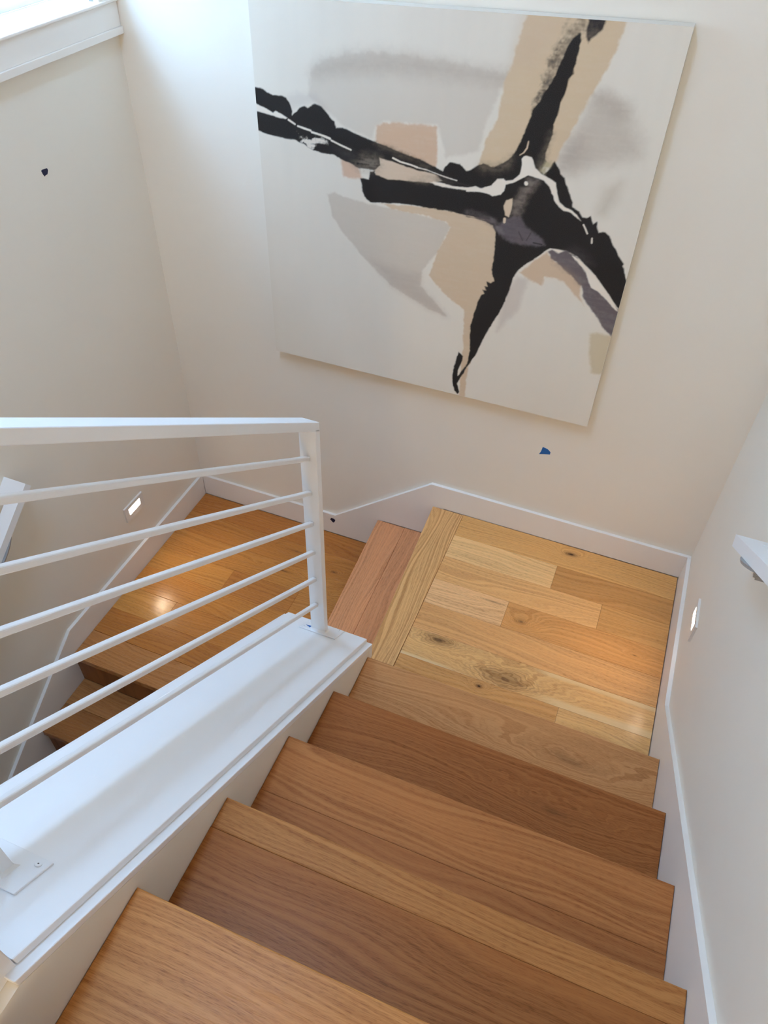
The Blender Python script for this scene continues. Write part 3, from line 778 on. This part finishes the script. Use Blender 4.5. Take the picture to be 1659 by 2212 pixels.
    ('P',[(0.4773,0.6229),(0.4852,0.6272),(0.5304,0.6229),(0.5546,0.6234),(0.5944,0.6247),(0.6097,0.6289),(0.6321,0.638),(0.6421,0.6173),(0.6186,0.6199),(0.595,0.619),(0.5391,0.6164),(0.4899,0.6189)],(232,222,206),0.002,0.002,1,0),
    ('L',[(0.5457,0.6329),(0.566,0.6301),(0.5901,0.6279)],(40,36,36),0.00178),
    ('P',[(0.5711,0.6232),(0.5942,0.6305),(0.6145,0.6258),(0.6297,0.63),(0.6359,0.6424),(0.6459,0.6551),(0.6608,0.6584),(0.6671,0.6544),(0.6836,0.6587),(0.6984,0.6737),(0.7007,0.6959),(0.6975,0.7098),(0.7014,0.716),(0.7066,0.7181),(0.7197,0.7163),(0.7267,0.7066),(0.7325,0.6931),(0.7471,0.6825),(0.7703,0.6749),(0.7864,0.6663),(0.7904,0.6541),(0.7948,0.6399),(0.8034,0.6226),(0.818,0.6135),(0.8336,0.6085),(0.85,0.5997),(0.8626,0.5858),(0.8518,0.5905),(0.8348,0.6022),(0.8161,0.6037),(0.8036,0.6112),(0.7902,0.6242),(0.7865,0.6349),(0.7798,0.6414),(0.7737,0.6553),(0.7569,0.6675),(0.7377,0.672),(0.7188,0.6744),(0.7018,0.6632),(0.6846,0.6514),(0.6683,0.6452),(0.6666,0.6298),(0.6583,0.619),(0.6395,0.6131),(0.6233,0.6175),(0.5957,0.6172),(0.572,0.6144)],(232,222,206),0.0018,0.0012,1,0),
    ('L',[(0.8696,0.5781),(0.8763,0.5688),(0.8829,0.5582)],(232,222,206),0.0016),
    ('L',[(0.8963,0.5485),(0.898,0.5369)],(232,222,206),0.0016),
    ('L',[(0.7072,0.7497),(0.7065,0.7357),(0.7002,0.7243),(0.6919,0.7179)],(215,190,160),0.00142),
    ('P',[(0.6694,0.5936),(0.6753,0.6082),(0.6897,0.6154),(0.6909,0.5932),(0.6868,0.5669),(0.6771,0.5712)],(212,190,162),0.002,0.002,1,0),
    ('L',[(0.7161,0.6556),(0.7171,0.6543)],(232,222,206),0.00426),
    ('L',[(0.6769,0.5612),(0.6772,0.5532)],(212,190,162),0.0032),
    ('L',[(-0.0142,0.6679),(-0.0141,0.6598)],(60,56,54),0.00107),
]


def build_painting():
    yF, yB = -0.030, 0.010
    BLc, BRc, TRc, TLc = [Vector((x, yF, z)) for x, z in ((-1.7779, 0.6365), (-0.5102, 0.6482), (-0.5136, 1.9150), (-1.7745, 1.8600))]
    root = props(empty('painting', (-1.144, yB, 0.64)), 'large square abstract canvas with bold black brush strokes on the back wall', 'painting')
    n = 600
    u = np.linspace(0, 1, n)
    U, V = np.meshgrid(u, u)

    # value noise for ragged edges and dry brush
    def vnoise(fu, fv, seed, octaves=3):
        out = np.zeros_like(U); amp = 1.0; tot = 0
        g = np.random.default_rng(seed)
        for o in range(octaves):
            nu, nv = int(fu * 2 ** o) + 2, int(fv * 2 ** o) + 2
            T = g.random((nv, nu))
            x, y = U * (nu - 1.001), V * (nv - 1.001)
            i, j = x.astype(int), y.astype(int)
            fx, fy = x - i, y - j
            fx, fy = fx * fx * (3 - 2 * fx), fy * fy * (3 - 2 * fy)
            a = T[j, i] * (1 - fx) + T[j, i + 1] * fx
            b = T[j + 1, i] * (1 - fx) + T[j + 1, i + 1] * fx
            out += amp * (a * (1 - fy) + b * fy); tot += amp; amp *= 0.55
        return out / tot - 0.5

    edge = vnoise(60, 60, 1, 3)
    fine = vnoise(170, 170, 2, 2)
    brush = vnoise(24, 150, 3, 2)
    cloud = vnoise(5, 5, 4, 3)
    vert = vnoise(36, 2, 5, 2)
    col = np.empty((n, n, 3))
    col[:] = lin((225, 217, 202))
    col *= (1 + 0.05 * cloud + 0.035 * vert * (0.3 + V))[..., None]

    def sdf(pts):
        P = np.array(pts)
        lo, hi = P.min(0) - 0.06, P.max(0) + 0.06
        i0, i1 = max(0, int(lo[0] * n)), min(n, int(hi[0] * n) + 2)
        j0, j1 = max(0, int(lo[1] * n)), min(n, int(hi[1] * n) + 2)
        if i1 <= i0 or j1 <= j0: return None
        x, y = U[j0:j1, i0:i1], V[j0:j1, i0:i1]
        d = np.full(x.shape, 9.0); ins = np.zeros(x.shape, bool)
        for k in range(len(P)):
            ax, ay = P[k]; bx, by = P[(k + 1) % len(P)]
            ex, ey = bx - ax, by - ay
            L2 = ex * ex + ey * ey + 1e-12
            t = np.clip(((x - ax) * ex + (y - ay) * ey) / L2, 0, 1)
            d = np.minimum(d, (x - ax - t * ex) ** 2 + (y - ay - t * ey) ** 2)
            if ay != by:
                c = ((ay > y) != (by > y)) & (x < (bx - ax) * (y - ay) / (by - ay) + ax)
                ins ^= c
        d = np.sqrt(d)
        return (j0, j1, i0, i1), np.where(ins, -d, d)

    def segs(pts):
        P = np.array(pts)
        d = np.full(U.shape, 9.0)
        for k in range(len(P) - 1):
            (ax, ay), (bx, by) = P[k], P[k + 1]
            ex, ey = bx - ax, by - ay
            t = np.clip(((U - ax) * ex + (V - ay) * ey) / (ex * ex + ey * ey + 1e-12), 0, 1)
            d = np.minimum(d, (U - ax - t * ex) ** 2 + (V - ay - t * ey) ** 2)
        return np.sqrt(d)

    for it in PAINT:
        if it[0] == 'P':
            _, pts, c, soft, rag, alpha, grain = it
            r = sdf(pts)
            if r is None: continue
            (j0, j1, i0, i1), d = r
            s = np.s_[j0:j1, i0:i1]
            d = d + rag * 2.0 * edge[s] + rag * 0.7 * fine[s]
            a = np.clip(0.5 - d / (2 * soft), 0, 1)
            a = a * a * (3 - 2 * a) * alpha
            if grain: a = a * np.clip(1 - grain * (0.35 + 2.2 * brush[s] + 1.2 * fine[s]), 0, 1)
        else:
            _, pts, c, hw = it
            s = np.s_[:, :]
            d = segs(pts) + 0.0012 * edge
            a = np.clip(0.5 - (d - hw) / 0.0024, 0, 1)
        k = np.array(lin(c))
        col[s] = col[s] * (1 - a[..., None]) + k * a[..., None]

    # front face: a fine grid carrying the paint as a colour attribute
    P = ((1 - U)[..., None] * (1 - V)[..., None] * np.array(BLc) + U[..., None] * (1 - V)[..., None] * np.array(BRc)
         + U[..., None] * V[..., None] * np.array(TRc) + (1 - U)[..., None] * V[..., None] * np.array(TLc))
    me = bpy.data.meshes.new('canvas')
    ctr = np.array((-1.144, yF, 1.27))
    verts = (P.reshape(-1, 3) - ctr)
    idx = np.arange(n * n).reshape(n, n)
    quads = np.stack([idx[:-1, :-1], idx[:-1, 1:], idx[1:, 1:], idx[1:, :-1]], -1).reshape(-1, 4)
    me.vertices.add(n * n)
    me.vertices.foreach_set('co', verts.astype(np.float32).ravel())
    me.loops.add(quads.size)
    me.loops.foreach_set('vertex_index', quads.astype(np.int32).ravel())
    me.polygons.add(len(quads))
    me.polygons.foreach_set('loop_start', np.arange(0, quads.size, 4, dtype=np.int32))
    me.polygons.foreach_set('loop_total', np.full(len(quads), 4, dtype=np.int32))
    me.update(calc_edges=True)
    at = me.color_attributes.new('paint', 'FLOAT_COLOR', 'POINT')
    at.data.foreach_set('color', np.concatenate([np.clip(col, 0, 1), np.ones((n, n, 1))], -1).astype(np.float32).ravel())
    m = N('painted_canvas')
    a = m.node('ShaderNodeVertexColor', layer_name='paint')
    co = m.node('ShaderNodeTexCoord').outputs['Object']
    weave = m.noise(co, 700, 1)
    m.put(m.b.inputs['Base Color'], m.mix(m.ramp(weave, 0.3, 0.7, 0.0, 0.05), a.outputs['Color'], (0.55, 0.5, 0.45, 1)))
    m.b.inputs['Roughness'].default_value = 0.75
    m.b.inputs['Specular IOR Level'].default_value = 0.25
    me.materials.append(m.m)
    o = bpy.data.objects.new('canvas', me)
    o.location = ctr
    COL.objects.link(o)
    attach(o, root)
    # wrapped sides of the canvas and the stretcher behind it
    EDGE = paint_mat('canvas_edge', lin((220, 212, 199)), 0.75, 0.2, 500)
    bm = bmesh.new()
    F = [bm.verts.new(v + Vector((0, 0.0004, 0))) for v in (BLc, BRc, TRc, TLc)]
    B = [bm.verts.new((v.x, yB, v.z)) for v in (BLc, BRc, TRc, TLc)]
    for i in range(4):
        bm.faces.new((F[i], F[(i + 1) % 4], B[(i + 1) % 4], B[i]))
    bm.faces.new(B)
    link('canvas_edge', bm, EDGE, root)


build_painting()
